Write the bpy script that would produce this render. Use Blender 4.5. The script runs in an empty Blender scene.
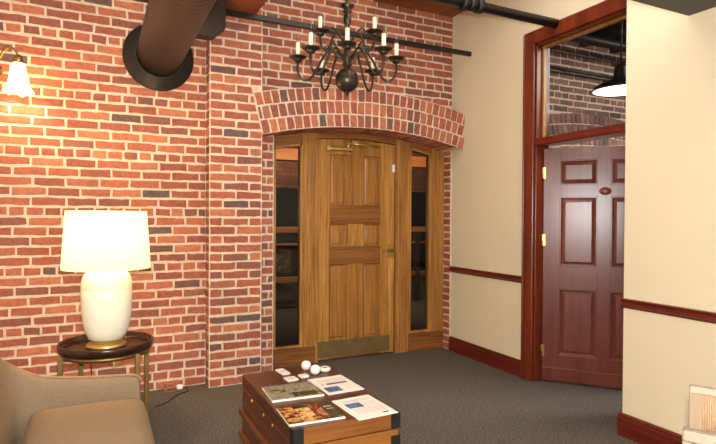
import bpy, bmesh, math, random
from mathutils import Vector, Matrix
random.seed(7)
sc = bpy.context.scene
COL = sc.collection
PI = math.pi
R_ = math.radians

# ------------------------------------------------------------------ materials
def lin(c):
    def f(v):
        v /= 255.0
        return v / 12.92 if v <= 0.04045 else ((v + 0.055) / 1.055) ** 2.4
    return (f(c[0]), f(c[1]), f(c[2]), 1.0)

def new_mat(name):
    m = bpy.data.materials.new(name); m.use_nodes = True
    nt = m.node_tree
    return m, nt, nt.nodes['Principled BSDF']

def ramp(nt, stops):
    r = nt.nodes.new('ShaderNodeValToRGB')
    el = r.color_ramp.elements
    while len(el) < len(stops): el.new(0.5)
    for e, (p, c) in zip(el, stops):
        e.position = p; e.color = c
    return r

def mixrgb(nt, kind, fac, a, b):
    n = nt.nodes.new('ShaderNodeMix'); n.data_type = 'RGBA'; n.blend_type = kind
    for sock, v in ((n.inputs[0], fac), (n.inputs[6], a), (n.inputs[7], b)):
        if hasattr(v, 'links'): nt.links.new(v, sock)
        else: sock.default_value = v
    return n.outputs[2]

def bump(nt, b, height, strength, dist=0.01):
    n = nt.nodes.new('ShaderNodeBump'); n.inputs['Strength'].default_value = strength
    n.inputs['Distance'].default_value = dist
    nt.links.new(height, n.inputs['Height']); nt.links.new(n.outputs[0], b.inputs['Normal'])

def noise(nt, scale, detail=3, mapscale=None, rough=0.5, rot=None):
    tc = nt.nodes.new('ShaderNodeTexCoord'); n = nt.nodes.new('ShaderNodeTexNoise')
    n.inputs['Scale'].default_value = scale; n.inputs['Detail'].default_value = detail
    n.inputs['Roughness'].default_value = rough
    mp = nt.nodes.new('ShaderNodeMapping')
    if mapscale: mp.inputs['Scale'].default_value = mapscale
    if rot: mp.inputs['Rotation'].default_value = rot
    nt.links.new(tc.outputs['Object'], mp.inputs[0]); nt.links.new(mp.outputs[0], n.inputs[0])
    return n.outputs[0]

def plain(name, c, rough=0.5, metal=0.0, var=0.08, vscale=12, bmp=0.0, bscale=80, spec=0.5, mapscale=None):
    m, nt, b = new_mat(name)
    c = lin(c)
    if var:
        n = noise(nt, vscale, 4, mapscale)
        d = tuple(max(0, x * (1 - var)) for x in c[:3]) + (1,)
        l = tuple(min(1, x * (1 + var)) for x in c[:3]) + (1,)
        r = ramp(nt, [(0.3, d), (0.7, l)]); nt.links.new(n, r.inputs[0])
        nt.links.new(r.outputs[0], b.inputs['Base Color'])
    else:
        b.inputs['Base Color'].default_value = c
    b.inputs['Roughness'].default_value = rough; b.inputs['Metallic'].default_value = metal
    b.inputs['Specular IOR Level'].default_value = spec
    if bmp: bump(nt, b, noise(nt, bscale, 3, mapscale), bmp, 0.004)
    return m

def wood(name, dark, light, axis='z', rough=0.35, scale=9.0, spec=0.5, stretch=0.06, fine=0.5):
    m, nt, b = new_mat(name)
    s = [1.0, 1.0, 1.0]; s['xyz'.index(axis)] = stretch
    n1 = noise(nt, scale, 6, s, 0.6)
    s2 = [1.0, 1.0, 1.0]; s2['xyz'.index(axis)] = stretch * 0.35
    n2 = noise(nt, scale * 9, 4, s2, 0.7)
    r = ramp(nt, [(0.32, lin(dark)), (0.66, lin(light))]); nt.links.new(n1, r.inputs[0])
    r2 = ramp(nt, [(0.38, (0.45, 0.4, 0.36, 1)), (0.58, (1, 1, 1, 1))]); nt.links.new(n2, r2.inputs[0])
    c = mixrgb(nt, 'MULTIPLY', fine, r.outputs[0], r2.outputs[0])
    nt.links.new(c, b.inputs['Base Color'])
    b.inputs['Roughness'].default_value = rough; b.inputs['Specular IOR Level'].default_value = spec
    bump(nt, b, n2, 0.08, 0.002)
    return m

def emit(name, c, strength):
    m, nt, b = new_mat(name)
    b.inputs['Base Color'].default_value = c; b.inputs['Emission Color'].default_value = c
    b.inputs['Emission Strength'].default_value = strength
    return m

M = {}
# brick: one random shade per brick
def brick_mat(name, gain=1.0, sat=1.0):
    m, nt, b = new_mat(name)
    g = nt.nodes.new('ShaderNodeNewGeometry')
    def k(c):
        c = lin(c)[:3]; g_ = sum(c) / 3
        return tuple((g_ + (x - g_) * sat) * gain for x in c) + (1,)
    r = ramp(nt, [(0.0, k((104, 90, 88))), (0.03, k((112, 82, 76))), (0.06, k((140, 88, 74))), (0.32, k((158, 88, 68))),
                  (0.55, k((170, 96, 72))), (0.75, k((182, 104, 76))), (0.92, k((194, 120, 86))), (1.0, k((158, 96, 82)))])
    nt.links.new(g.outputs['Random Per Island'], r.inputs[0])
    n = noise(nt, 38, 5, rough=0.65)
    r2 = ramp(nt, [(0.3, (0.72, 0.68, 0.66, 1)), (0.62, (1.08, 1.06, 1.04, 1))]); nt.links.new(n, r2.inputs[0])
    nt.links.new(mixrgb(nt, 'MULTIPLY', 1.0, r.outputs[0], r2.outputs[0]), b.inputs['Base Color'])
    b.inputs['Roughness'].default_value = 0.75; b.inputs['Specular IOR Level'].default_value = 0.3
    bump(nt, b, noise(nt, 70, 4), 0.35, 0.004)
    return m
M['brick'] = brick_mat('brick', 1.0, .93)
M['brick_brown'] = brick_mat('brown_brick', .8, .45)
M['mortar'] = plain('mortar', (216, 198, 178), 0.9, var=0.14, vscale=25, bmp=0.5, bscale=60, spec=0.2)
M['plaster'] = plain('cream_paint', (224, 212, 184), 0.6, var=0.015, vscale=2, bmp=0.03, bscale=150, spec=0.25)
M['carpet'] = plain('carpet', (98, 91, 85), 0.95, var=0.6, vscale=80, bmp=0.4, bscale=190, spec=0.1)
M['mahogany_z'] = wood('mahogany_vertical', (88, 30, 16), (132, 56, 30), 'z', 0.3)
M['mahogany_y'] = wood('mahogany_along_wall', (84, 26, 16), (124, 44, 28), 'y', 0.3)
M['red_door'] = wood('red_door_wood', (92, 42, 34), (122, 62, 50), 'z', 0.28, scale=7, fine=0.35)
M['oak_z'] = wood('oak_vertical', (150, 98, 46), (194, 138, 72), 'z', 0.34, scale=13, fine=0.9)
M['oak_gold'] = wood('oak_golden', (168, 112, 50), (212, 158, 84), 'z', 0.32, scale=13, fine=0.9)
M['oak_x'] = wood('oak_crossgrain', (124, 78, 38), (158, 102, 52), 'x', 0.34, scale=13, fine=0.8)
M['oak_pan'] = wood('oak_panel', (152, 100, 46), (192, 136, 68), 'z', 0.34, scale=12, fine=0.85)
M['beam'] = wood('beam_wood', (120, 62, 34), (160, 88, 50), 'y', 0.6, scale=6)
M['beam_x'] = wood('beam_wood_cross', (160, 88, 36), (196, 122, 54), 'x', 0.6, scale=6)
M['trunk_top'] = wood('trunk_dark_wood', (62, 28, 18), (104, 56, 36), 'y', 0.3, scale=9)
M['trunk_pine'] = wood('trunk_pine_planks', (124, 74, 32), (172, 112, 52), 'x', 0.4, scale=9)
M['trunk_mid'] = wood('trunk_brown_wood', (84, 42, 22), (124, 70, 36), 'y', 0.4, scale=9)
M['tray'] = wood('table_dark_wood', (44, 22, 16), (70, 38, 26), 'x', 0.22, scale=8)
M['black'] = plain('black_paint', (20, 19, 19), 0.4, var=0.1)
M['iron'] = plain('dark_iron', (34, 33, 33), 0.5, 0.3, var=0.2)
M['bronze'] = plain('dark_bronze', (62, 54, 46), 0.34, 0.75, var=0.25, vscale=20)
M['brown_metal'] = plain('brown_metal', (52, 36, 28), 0.5, 0.2, var=0.2)
M['brass'] = plain('brass', (214, 184, 120), 0.28, 0.9, var=0.12)
M['old_brass'] = plain('aged_brass', (150, 122, 76), 0.4, 0.85, var=0.2)
M['kick'] = plain('tarnished_brass', (122, 102, 62), 0.55, 0.35, var=0.15)
M['ceramic'] = plain('white_ceramic', (236, 230, 214), 0.18, var=0.02)
M['candle'] = plain('cream_candle', (240, 230, 200), 0.5, var=0.03)
M['white'] = plain('white_plastic', (240, 238, 230), 0.35, var=0.02)
M['fabric'] = plain('tan_weave', (138, 118, 96), 0.95, var=0.22, vscale=230, bmp=0.5, bscale=420, spec=0.1)
M['welt'] = plain('tan_welt', (156, 126, 96), 0.85, var=0.12, vscale=90, spec=0.15)
M['sofawood'] = plain('dark_leg', (44, 28, 20), 0.4)
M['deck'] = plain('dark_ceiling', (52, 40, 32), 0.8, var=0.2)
M['soffit'] = plain('dark_soffit', (74, 72, 62), 0.7, var=0.1)
M['room_wall'] = plain('dim_paint', (120, 100, 84), 0.8, var=0.05)
M['cane_wood'] = plain('whitewashed_wood', (170, 160, 142), 0.5, var=0.15, vscale=30)
M['taupe'] = plain('taupe_wood', (158, 136, 112), 0.55, var=0.12, vscale=30, mapscale=(1, 1, .1))
M['cane'] = plain('woven_cane', (206, 168, 136), 0.6, var=0.2, vscale=60)
M['paper'] = plain('white_paper', (236, 230, 224), 0.5, var=0.02)
M['ink'] = plain('dark_ink', (58, 40, 52), 0.5, var=0.1)
M['grey_ink'] = plain('grey_ink', (176, 170, 168), 0.5, var=0.1)
M['blue_pic'] = plain('blue_picture', (70, 110, 150), 0.4, var=0.7, vscale=45)
M['corr_mortar'] = plain('dimmed_mortar', (120, 78, 58), 0.9, var=0.1)  # mortar colour darkened so the corridor brick looks dim
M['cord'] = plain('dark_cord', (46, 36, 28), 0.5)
M['dark_void'] = plain('unlit_opening', (12, 10, 9), 0.9, var=0.1)  # near-black colour stands in for darkness past the corridor openings

def picture(name, stops, scale):
    m, nt, b = new_mat(name)
    n = noise(nt, scale, 5, rough=0.6)
    r = ramp(nt, [(p, lin(c)) for p, c in stops]); r.color_ramp.interpolation = 'LINEAR'
    nt.links.new(n, r.inputs[0]); nt.links.new(r.outputs[0], b.inputs['Base Color'])
    b.inputs['Roughness'].default_value = 0.25
    return m
M['cover_garden'] = picture('garden_photo', [(0.3, (44, 52, 40)), (0.42, (112, 116, 84)), (0.5, (160, 158, 140)), (0.58, (120, 92, 72)), (0.7, (204, 204, 196))], 26)
M['cover_food'] = picture('warm_photo', [(0.3, (32, 26, 20)), (0.4, (104, 48, 24)), (0.5, (176, 104, 46)), (0.6, (214, 168, 104)), (0.7, (92, 98, 44))], 30)
M['cover_dark'] = picture('dark_photo', [(0.35, (24, 22, 18)), (0.5, (70, 60, 40)), (0.62, (60, 84, 40)), (0.75, (190, 180, 160))], 34)
M['cover_red'] = picture('red_photo', [(0.35, (60, 22, 18)), (0.5, (134, 52, 36)), (0.65, (196, 150, 110))], 38)
M['cover_warm'] = picture('orange_photo', [(0.3, (70, 34, 20)), (0.42, (150, 80, 36)), (0.52, (216, 160, 96)), (0.62, (232, 208, 160)), (0.72, (130, 60, 30))], 42)
M['cover_leaf'] = picture('leaf_photo', [(0.3, (40, 46, 34)), (0.45, (92, 100, 66)), (0.55, (142, 140, 110)), (0.7, (176, 120, 90))], 40)
M['rug'] = picture('patterned_rug', [(0.35, (30, 26, 20)), (0.5, (84, 70, 46)), (0.65, (120, 104, 70))], 18)

def glass_mat(name, tint=(0.85, 0.85, 0.83, 1), refl=1.0):
    m, nt, b = new_mat(name)
    out = nt.nodes['Material Output']
    t = nt.nodes.new('ShaderNodeBsdfTransparent'); t.inputs[0].default_value = tint
    g = nt.nodes.new('ShaderNodeBsdfGlossy'); g.inputs['Roughness'].default_value = 0.02
    g.inputs[0].default_value = (refl, refl, refl, 1)
    fr = nt.nodes.new('ShaderNodeFresnel'); fr.inputs[0].default_value = 1.45
    ge = nt.nodes.new('ShaderNodeNewGeometry'); ma = nt.nodes.new('ShaderNodeMath'); ma.operation = 'MULTIPLY_ADD'
    ma.inputs[1].default_value = 1 / 1.45 - 1.45; ma.inputs[2].default_value = 1.45       # same reflection on both faces of the pane
    nt.links.new(ge.outputs['Backfacing'], ma.inputs[0]); nt.links.new(ma.outputs[0], fr.inputs[0])
    mx = nt.nodes.new('ShaderNodeMixShader')
    nt.links.new(fr.outputs[0], mx.inputs[0]); nt.links.new(t.outputs[0], mx.inputs[1]); nt.links.new(g.outputs[0], mx.inputs[2])
    nt.links.new(mx.outputs[0], out.inputs[0]); nt.nodes.remove(b)
    return m
M['pane'] = glass_mat('window_glass', (0.72, 0.72, 0.72, 1), 0.4)
M['clear'] = glass_mat('clear_bulb_glass', (0.86, 0.84, 0.84, 1))
# carpet-proof spiral duct
m, nt, b = new_mat('spiral_duct_metal')
b.inputs['Base Color'].default_value = lin((46, 34, 26)); b.inputs['Roughness'].default_value = 0.42; b.inputs['Metallic'].default_value = 0.35
w = nt.nodes.new('ShaderNodeTexWave'); w.inputs['Scale'].default_value = 5.0; w.wave_type = 'BANDS'; w.bands_direction = 'Y'
w.inputs['Distortion'].default_value = 0.3
tc = nt.nodes.new('ShaderNodeTexCoord'); mp = nt.nodes.new('ShaderNodeMapping'); mp.inputs['Rotation'].default_value = (0, 0.0, R_(10))
nt.links.new(tc.outputs['Object'], mp.inputs[0]); nt.links.new(mp.outputs[0], w.inputs[0])
bump(nt, b, w.outputs[0], 0.8, 0.012)
M['duct'] = m
# lit shades
def lit_shade(name, c, e):
    m, nt, b = new_mat(name)
    out = nt.nodes['Material Output']
    tr = nt.nodes.new('ShaderNodeBsdfTranslucent'); tr.inputs[0].default_value = c
    df = nt.nodes.new('ShaderNodeBsdfDiffuse'); df.inputs[0].default_value = c
    mx = nt.nodes.new('ShaderNodeMixShader'); mx.inputs[0].default_value = 0.5
    nt.links.new(df.outputs[0], mx.inputs[1]); nt.links.new(tr.outputs[0], mx.inputs[2])
    em = nt.nodes.new('ShaderNodeEmission'); em.inputs[0].default_value = c; em.inputs[1].default_value = e
    ad = nt.nodes.new('ShaderNodeAddShader')
    nt.links.new(mx.outputs[0], ad.inputs[0]); nt.links.new(em.outputs[0], ad.inputs[1])
    nt.links.new(ad.outputs[0], out.inputs[0]); nt.nodes.remove(b)
    return m
M['shade'] = lit_shade('lit_lamp_shade', (1.0, 0.84, 0.46, 1), .55)
M['tulip'] = lit_shade('lit_glass_shade', (1.0, 0.8, 0.42, 1), 2.2)
M['shade_in'] = emit('lit_white_enamel', (1.0, 0.95, 0.82, 1), 2.5)
M['bulb'] = emit('lit_bulb', (1.0, 0.85, 0.6, 1), 6.0)

# ------------------------------------------------------------------ mesh helper
class MB:
    def __init__(s): s.bm = bmesh.new()
    def face(s, vs, mi=0, smooth=False):
        try: f = s.bm.faces.new(vs)
        except ValueError: return None
        f.material_index = mi; f.smooth = smooth; return f
    def box(s, x0, x1, y0, y1, z0, z1, bev=0.0, mi=0, seg=1, mat=None):
        t = bmesh.new()
        bmesh.ops.create_cube(t, size=1.0)
        bmesh.ops.scale(t, vec=(x1 - x0, y1 - y0, z1 - z0), verts=t.verts)
        if bev: bmesh.ops.bevel(t, geom=list(t.edges), offset=bev, segments=seg, affect='EDGES', profile=0.5)
        bmesh.ops.translate(t, vec=((x0 + x1) / 2, (y0 + y1) / 2, (z0 + z1) / 2), verts=t.verts)
        if mat is not None: bmesh.ops.transform(t, matrix=mat, verts=t.verts)
        s._merge(t, mi, seg > 1); return s
    def _merge(s, t, mi=0, smooth=False):
        mp = {v: s.bm.verts.new(v.co) for v in t.verts}
        for f in t.faces: s.face([mp[v] for v in f.verts], mi, smooth)
        t.free()
    def prism(s, poly, y0, y1, mi=0, plane='xz', bev=0.0, mat=None):
        t = bmesh.new()
        def P(a, b, c):
            return {'xz': (a, c, b), 'xy': (a, b, c), 'yz': (c, a, b)}[plane]
        lo = [t.verts.new(P(a, b, y0)) for a, b in poly]; hi = [t.verts.new(P(a, b, y1)) for a, b in poly]
        t.faces.new(lo); t.faces.new(hi[::-1])
        n = len(poly)
        for i in range(n): t.faces.new([lo[i], hi[i], hi[(i + 1) % n], lo[(i + 1) % n]])
        bmesh.ops.recalc_face_normals(t, faces=t.faces)
        if bev: bmesh.ops.bevel(t, geom=list(t.edges), offset=bev, segments=1, affect='EDGES', profile=0.5)
        if mat is not None: bmesh.ops.transform(t, matrix=mat, verts=t.verts)
        s._merge(t, mi); return s
    def lathe(s, prof, c=(0, 0, 0), seg=32, mi=0, closed=False, mat=None, smooth=True, wob=None):
        rings = []
        for k, (r, z) in enumerate(prof):
            ring = []
            for i in range(seg):
                a = 2 * PI * i / seg; rr = max(r, 1e-4)
                if wob: rr, zz = wob(rr, z, a, k)
                else: zz = z
                p = Vector((rr * math.cos(a), rr * math.sin(a), zz))
                if mat is not None: p = mat @ p
                ring.append(s.bm.verts.new(p + Vector(c)))
            rings.append(ring)
        for a, b in zip(rings, rings[1:]):
            for i in range(seg): s.face([a[i], a[(i + 1) % seg], b[(i + 1) % seg], b[i]], mi, smooth)
        if closed:
            for i in range(seg): s.face([rings[-1][i], rings[-1][(i + 1) % seg], rings[0][(i + 1) % seg], rings[0][i]], mi, smooth)
        else:
            s.face(rings[0][::-1], mi); s.face(rings[-1], mi)
        return s
    def tube(s, pts, r, seg=8, mi=0, smooth_path=0):
        pts = [Vector(p) for p in pts]
        rs = r if isinstance(r, (list, tuple)) else [r] * len(pts)
        for _ in range(smooth_path):
            q = [pts[0]]; qr = [rs[0]]
            for i in range(len(pts) - 1):
                q += [pts[i] * .75 + pts[i + 1] * .25, pts[i] * .25 + pts[i + 1] * .75]
                qr += [rs[i] * .75 + rs[i + 1] * .25, rs[i] * .25 + rs[i + 1] * .75]
            q.append(pts[-1]); qr.append(rs[-1]); pts, rs = q, qr
        up = None; rings = []
        for i, p in enumerate(pts):
            d = (pts[min(i + 1, len(pts) - 1)] - pts[max(i - 1, 0)]).normalized()
            if up is None:
                up = d.orthogonal().normalized()
            up = (up - d * up.dot(d)).normalized(); sd = d.cross(up)
            rings.append([s.bm.verts.new(p + (up * math.cos(2 * PI * k / seg) + sd * math.sin(2 * PI * k / seg)) * rs[i]) for k in range(seg)])
        for a, b in zip(rings, rings[1:]):
            for k in range(seg): s.face([a[k], a[(k + 1) % seg], b[(k + 1) % seg], b[k]], mi, True)
        s.face(rings[0][::-1], mi); s.face(rings[-1], mi)
        return s
    # one rough brick: poly in the (u, v) plane at O, outward normal N
    def brick(s, O, U, V, N, poly, h=0.008, jit=0.0034, mi=0):
        O, U, V, N = Vector(O), Vector(U), Vector(V), Vector(N)
        pts = []
        n = len(poly)
        for i in range(n):
            a, b = Vector(poly[i]), Vector(poly[(i + 1) % n])
            k = max(1, int((b - a).length / 0.045))
            for j in range(k): pts.append(a + (b - a) * (j / k))
        c = sum(pts, Vector((0, 0))) / len(pts)
        hh = h + random.uniform(-.003, .003)
        out, inn = [], []
        for p in pts:
            q = p + Vector((random.uniform(-jit, jit), random.uniform(-jit, jit)))
            d = (c - q); d = d / max(d.length, 1e-6)
            i2 = q + Vector((math.copysign(min(.004, abs(c.x - q.x) * .5), c.x - q.x), math.copysign(min(.004, abs(c.y - q.y) * .5), c.y - q.y)))
            out.append(s.bm.verts.new(O + U * q.x + V * q.y - N * 0.004))
            inn.append(s.bm.verts.new(O + U * i2.x + V * i2.y + N * (hh + random.uniform(-.0008, .0008))))
        m = len(out)
        for i in range(m): s.face([out[i], out[(i + 1) % m], inn[(i + 1) % m], inn[i]], mi, True)
        s.face(inn, mi)
    def build(s, name, mats, parent=None, recalc=True, loc=None):
        if recalc: bmesh.ops.recalc_face_normals(s.bm, faces=s.bm.faces)
        me = bpy.data.meshes.new(name)
        if loc is not None: bmesh.ops.translate(s.bm, vec=-Vector(loc), verts=s.bm.verts)
        s.bm.to_mesh(me); s.bm.free()
        o = bpy.data.objects.new(name, me)
        if loc is not None: o.location = loc
        for x in (mats if isinstance(mats, (list, tuple)) else [mats]): me.materials.append(x)
        COL.objects.link(o)
        if parent is not None:
            o.parent = parent
            # geometry is written in world space; keep it there
            base = Vector((0, 0, 0)); p = parent
            while p is not None: base += p.location; p = p.parent
            o.location = Vector(loc or (0, 0, 0)) - base
        return o

def tag(o, label, cat, group=None):
    o['label'] = label; o['category'] = cat
    if group: o['group'] = group
    return o
def thing(name, loc, label, cat, group=None):
    o = bpy.data.objects.new(name, None); o.empty_display_size = 0.1; o.location = loc
    COL.objects.link(o); return tag(o, label, cat, group)
def struct(o, label=None):
    o['kind'] = 'structure'
    if label: o['label'] = label
    return o

# ------------------------------------------------------------------ dimensions (metres)
# corner of brick wall (y = 0) and cream wall (x = 0) at the origin; the camera stands at x -3.38, y -4.71
COURSE = 0.0742
YL, YP = -0.09, -0.22            # left bay and pilaster faces
XP0, XP1 = -2.558, -2.117        # pilaster
AXC, RIN, ROUT = -1.055, 4.35, 4.71
AZC = 2.255 - RIN
CEIL = 3.9
def zin(x, r=RIN): return AZC + math.sqrt(r * r - (x - AXC) ** 2)

def clip(poly, a, b, c):         # keep a*u + b*v <= c
    out = []
    n = len(poly)
    for i in range(n):
        p, q = poly[i], poly[(i + 1) % n]
        dp, dq = a * p[0] + b * p[1] - c, a * q[0] + b * q[1] - c
        if dp <= 0: out.append(p)
        if dp * dq < 0:
            t = dp / (dp - dq); out.append((p[0] + (q[0] - p[0]) * t, p[1] + (q[1] - p[1]) * t))
    return out

def courses(mb, O, U, N, u0, u1, z0, z1, cutter=None, phase=0.0, pil=False):
    V = (0, 0, 1)
    i0, i1 = int(z0 / COURSE), int(math.ceil(z1 / COURSE))
    for i in range(i0, i1):
        za, zb = i * COURSE + 0.0078, (i + 1) * COURSE - 0.0072
        cuts = []
        if pil:
            w = u1 - u0
            cuts = [u0, u0 + w / 2, u1] if i % 2 else [u0, u0 + w / 4, u0 + 3 * w / 4, u1]
        else:
            L = 0.112 if i % 6 == 1 else 0.222
            off = (0.0 if i % 2 else L / 2) + phase + random.uniform(-.02, .02)
            u = u0 - ((u0 - off) % L)
            cuts = [u0]
            while u < u1 - 0.03:
                if u > u0 + 0.03: cuts.append(u + random.uniform(-.008, .008))
                u += L
            cuts.append(u1)
        for a, b in zip(cuts, cuts[1:]):
            sk = random.uniform(-.003, .003)
            poly = [(a + .007, za + sk), (b - .007, za - sk), (b - .007, zb + random.uniform(-.004, .002)), (a + .007, zb + random.uniform(-.004, .002))]
            if cutter:
                poly = cutter(poly)
                if poly is None or len(poly) < 3: continue
                us = [p[0] for p in poly]; vs = [p[1] for p in poly]
                if max(us) - min(us) < .02 or max(vs) - min(vs) < .02: continue
            mb.brick(O, U, V, N, poly)

# ------------------------------------------------------------------ floor, ceiling, plain walls
mb = MB(); mb.box(-5.5, 6, -6.1, 9.2, -0.1, 0)
struct(mb.build('floor', M['carpet']), 'dark grey-brown carpet')
mb = MB(); mb.box(-5.5, 0, -6.1, 0, CEIL, CEIL + .1)
struct(mb.build('ceiling', M['plaster']))
mb = MB(); mb.box(-5.5, -5.4, -6.1, 0, 0, CEIL)
struct(mb.build('wall_left', M['plaster']))
mb = MB(); mb.box(-5.4, -0.29, -6.1, -6.0, 0, CEIL)
struct(mb.build('wall_front', M['plaster']))

# ------------------------------------------------------------------ brick wall
mb = MB()
SW = math.asin(1.055 / RIN)          # half angle of the arch
def arch_pt(a, r): return (AXC + r * math.sin(a), AZC + r * math.cos(a))
# mortar bodies (material 1)
mb.box(-5.4, XP0, YL, .35, 0, CEIL, mi=1)
mb.box(XP0, XP1, 0, .35, 0, CEIL, mi=1)
mp_ = MB(); mp_.box(XP0, XP1, YP, -.001, 0, CEIL, mi=1)
mb.box(XP1, -1.945, 0, .35, 0, 2.16, mi=1)
top = [(XP1, CEIL), (.02, CEIL)] + [arch_pt(SW * (1 - 2 * k / 24), RIN + .02) for k in range(25)]
top = [(x, z) for x, z in top]; top[2] = (.02, zin(0) + .02); top[-1] = (XP1, 2.16)
mb.prism(top, 0, .35, mi=1)
UX, NY = (1, 0, 0), (0, -1, 0)
courses(mb, (0, YL, 0), UX, NY, -5.0, XP0 - .002, 0, CEIL, phase=.05)
# pilaster, cut where the arch springs out of it
s, c = math.sin(-SW), math.cos(SW)
def pil_cut(poly):
    zc = sum(p[1] for p in poly) / len(poly)
    if 2.075 < zc < 2.50:
        # right of the radial line through the arch end is arch
        return clip(poly, c, -s, c * AXC - s * AZC - .006)
    return poly
courses(mp_, (0, YP, 0), UX, NY, XP0, XP1, 0, CEIL, cutter=pil_cut, pil=True)
courses(mp_, (XP0, 0, 0), (0, -1, 0), (-1, 0, 0), -YL, -YP, 0, CEIL)          # left return of the pilaster
courses(mp_, (XP1, 0, 0), (0, 1, 0), (1, 0, 0), YP, 0, 0, CEIL)               # right return
def top_cut(poly):
    zc = sum(p[1] for p in poly) / len(poly); xc = sum(p[0] for p in poly) / len(poly)
    if zc < zin(xc, ROUT) - .12: return None
    return poly
courses(mb, (0, 0, 0), UX, NY, XP1, .02, 2.3, CEIL, cutter=top_cut)
courses(mb, (0, 0, 0), UX, NY, XP1, -1.945, 0, 2.15)
courses(mb, (-1.945, 0, 0), (0, 1, 0), (1, 0, 0), 0, .12, 0, 2.13)           # jamb reveals
mb.box(.008, .1, .001, .35, 0, 2.16, mi=1)
courses(mb, (.008, 0, 0), (0, -1, 0), (-1, 0, 0), -.122, 0, 0, 2.13)
struct(mp_.build('pilaster', [M['brick'], M['mortar']]), 'brick pilaster left of the oak door')
struct(mb.build('wall_back', [M['brick'], M['mortar']]), 'old red brick wall with pale mortar')

# segmental arch, three rings of brick on edge
mb = MB()
YA = -0.215
n = 30
a0, a1 = -SW, SW
for k in range(n):
    p, q = a0 + (a1 - a0) * k / n, a0 + (a1 - a0) * (k + 1) / n
    def X(pt): return (min(pt[0], .019), pt[1])
    quad = [X(arch_pt(p, RIN)), X(arch_pt(q, RIN)), X(arch_pt(q, ROUT)), X(arch_pt(p, ROUT))]
    if quad[2][0] - quad[3][0] < .002: quad = quad[:3]
    mb.prism(quad, YA, .115 if k else .0, mi=1)
for ring in range(3):
    r0, r1 = RIN + .12 * ring + .005, RIN + .12 * (ring + 1) - .006
    pitch = .0765; m_ = int(round((a1 - a0) * (r0 + .06) / pitch))
    sh = (ring % 2) * .5
    for k in range(-1, m_ + 1):
        p, q = a0 + (a1 - a0) * (k + sh) / m_, a0 + (a1 - a0) * (k + 1 + sh) / m_
        p, q = max(p, a0), min(q, a1)
        if q - p < .008: continue
        g = .006 / r0
        poly = [arch_pt(p + g, r0), arch_pt(q - g, r0), arch_pt(q - g, r1), arch_pt(p + g, r1)]
        poly = clip(poly, 1, 0, .016)
        if len(poly) < 3 or max(v[0] for v in poly) - min(v[0] for v in poly) < .02: continue
        mb.brick((0, YA, 0), UX, (0, 0, 1), NY, poly)
pitch = .0765; m_ = int(round((a1 - a0) * RIN / pitch))
for k in range(m_):
    am = a0 + (a1 - a0) * (k + .5) / m_
    x, z = arch_pt(am, RIN)
    T = Vector((math.cos(am), 0, -math.sin(am))); N = Vector((-math.sin(am), 0, -math.cos(am)))
    w_ = pitch / 2 - .006
    off = .0 if k % 2 else .1
    for y0, y1 in ((YA + .004, YA + .21 - off), (YA + .222 - off, .115)):
        if x + w_ > -.01: continue
        mb.brick((x, 0, z), T, (0, 1, 0), N, [(-w_, y0), (w_, y0), (w_, y1), (-w_, y1)], h=.006)
struct(mb.build('brick_arch', [M['brick'], M['mortar']]), 'projecting segmental brick arch over the oak door')

# ------------------------------------------------------------------ cream wall with the door opening, trim
OY0, OY1, OZ = -1.21, -2.13, 2.92     # opening
mb = MB()
mb.box(0, .15, OY0, 0, 0, CEIL)
mb.box(0, .15, OY1, OY0, OZ, CEIL)
mb.box(0, .15, -2.34, OY1, 0, CEIL)
struct(mb.build('wall_right', M['plaster']), 'cream painted wall')
mb = MB(); mb.box(-.29, .0, -6.1, -2.33, 0, CEIL)
struct(mb.build('wall_near', M['plaster']), 'cream painted wall standing forward of the red door')

def profile_trim(name, prof, p0, p1, mat):    # profile (out, z) swept along y at x = p0x, facing -x
    mb = MB()
    x, ya = p0; _, yb = p1
    mb.prism([(x - o, z) for o, z in prof], min(ya, yb), max(ya, yb), plane='xz')
    return struct(mb.build(name, mat))
BASE = [(0, 0), (.022, 0), (.022, .118), (.016, .124), (.016, .136), (.01, .149), (0, .149)]
RAIL = [(0, .836), (.012, .838), (.018, .85), (.026, .858), (.026, .876), (.018, .884), (.03, .892), (.03, .9), (0, .9)]
profile_trim('baseboard_right', BASE, (0, 0), (0, -1.09), M['mahogany_y'])
profile_trim('trim_1', RAIL, (0, -.002), (0, -1.09), M['mahogany_y'])
profile_trim('baseboard_near', BASE, (-.29, -2.31), (-.29, -6), M['mahogany_y'])
profile_trim('trim_2', RAIL, (-.29, -2.33), (-.29, -6), M['mahogany_y'])
mb = MB(); mb.box(-.29, -.02, -2.33, -2.308, 0, .149, .004)
struct(mb.build('baseboard_return', M['mahogany_y']))

XW = .02
for o in list(COL.objects):
    if o.name in ('wall_right', 'baseboard_right', 'trim_1'): o.location.x += XW
# ------------------------------------------------------------------ red door in its frame
frame = MB()
frame.prism([(-1.09, 0), (-1.21, 0), (-1.21, 2.92), (-1.09, 3.035)], -.025, 0, plane='yz', bev=.004)
frame.prism([(-1.09, 3.035), (-1.21, 2.92), (-2.13, 2.92), (-2.25, 3.035)], -.025, 0, plane='yz', bev=.004)
frame.prism([(-2.13, 0), (-2.25, 0), (-2.25, 3.035), (-2.13, 2.92)], -.025, 0, plane='yz', bev=.004)
frame.box(-.034, -.002, -1.108, -1.09, 0, 3.02, .004)                # back band
door2 = struct(frame.build('door_2', M['mahogany_z']), 'mahogany framed doorway with a transom light')
jm = MB()
jm.box(0, .15, -1.225, -1.2, 0, 2.93, .002); jm.box(0, .15, -2.14, -2.115, 0, 2.93, .002); jm.box(0, .15, -2.13, -1.21, 2.905, 2.93, .002)
jm.build('jamb', M['mahogany_z'], door2)
tb = MB(); tb.box(-.012, .15, -2.12, -1.22, 2.039, 2.104, .004); tb.box(-.02, -.01, -2.12, -1.22, 2.05, 2.094, .003)
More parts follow.
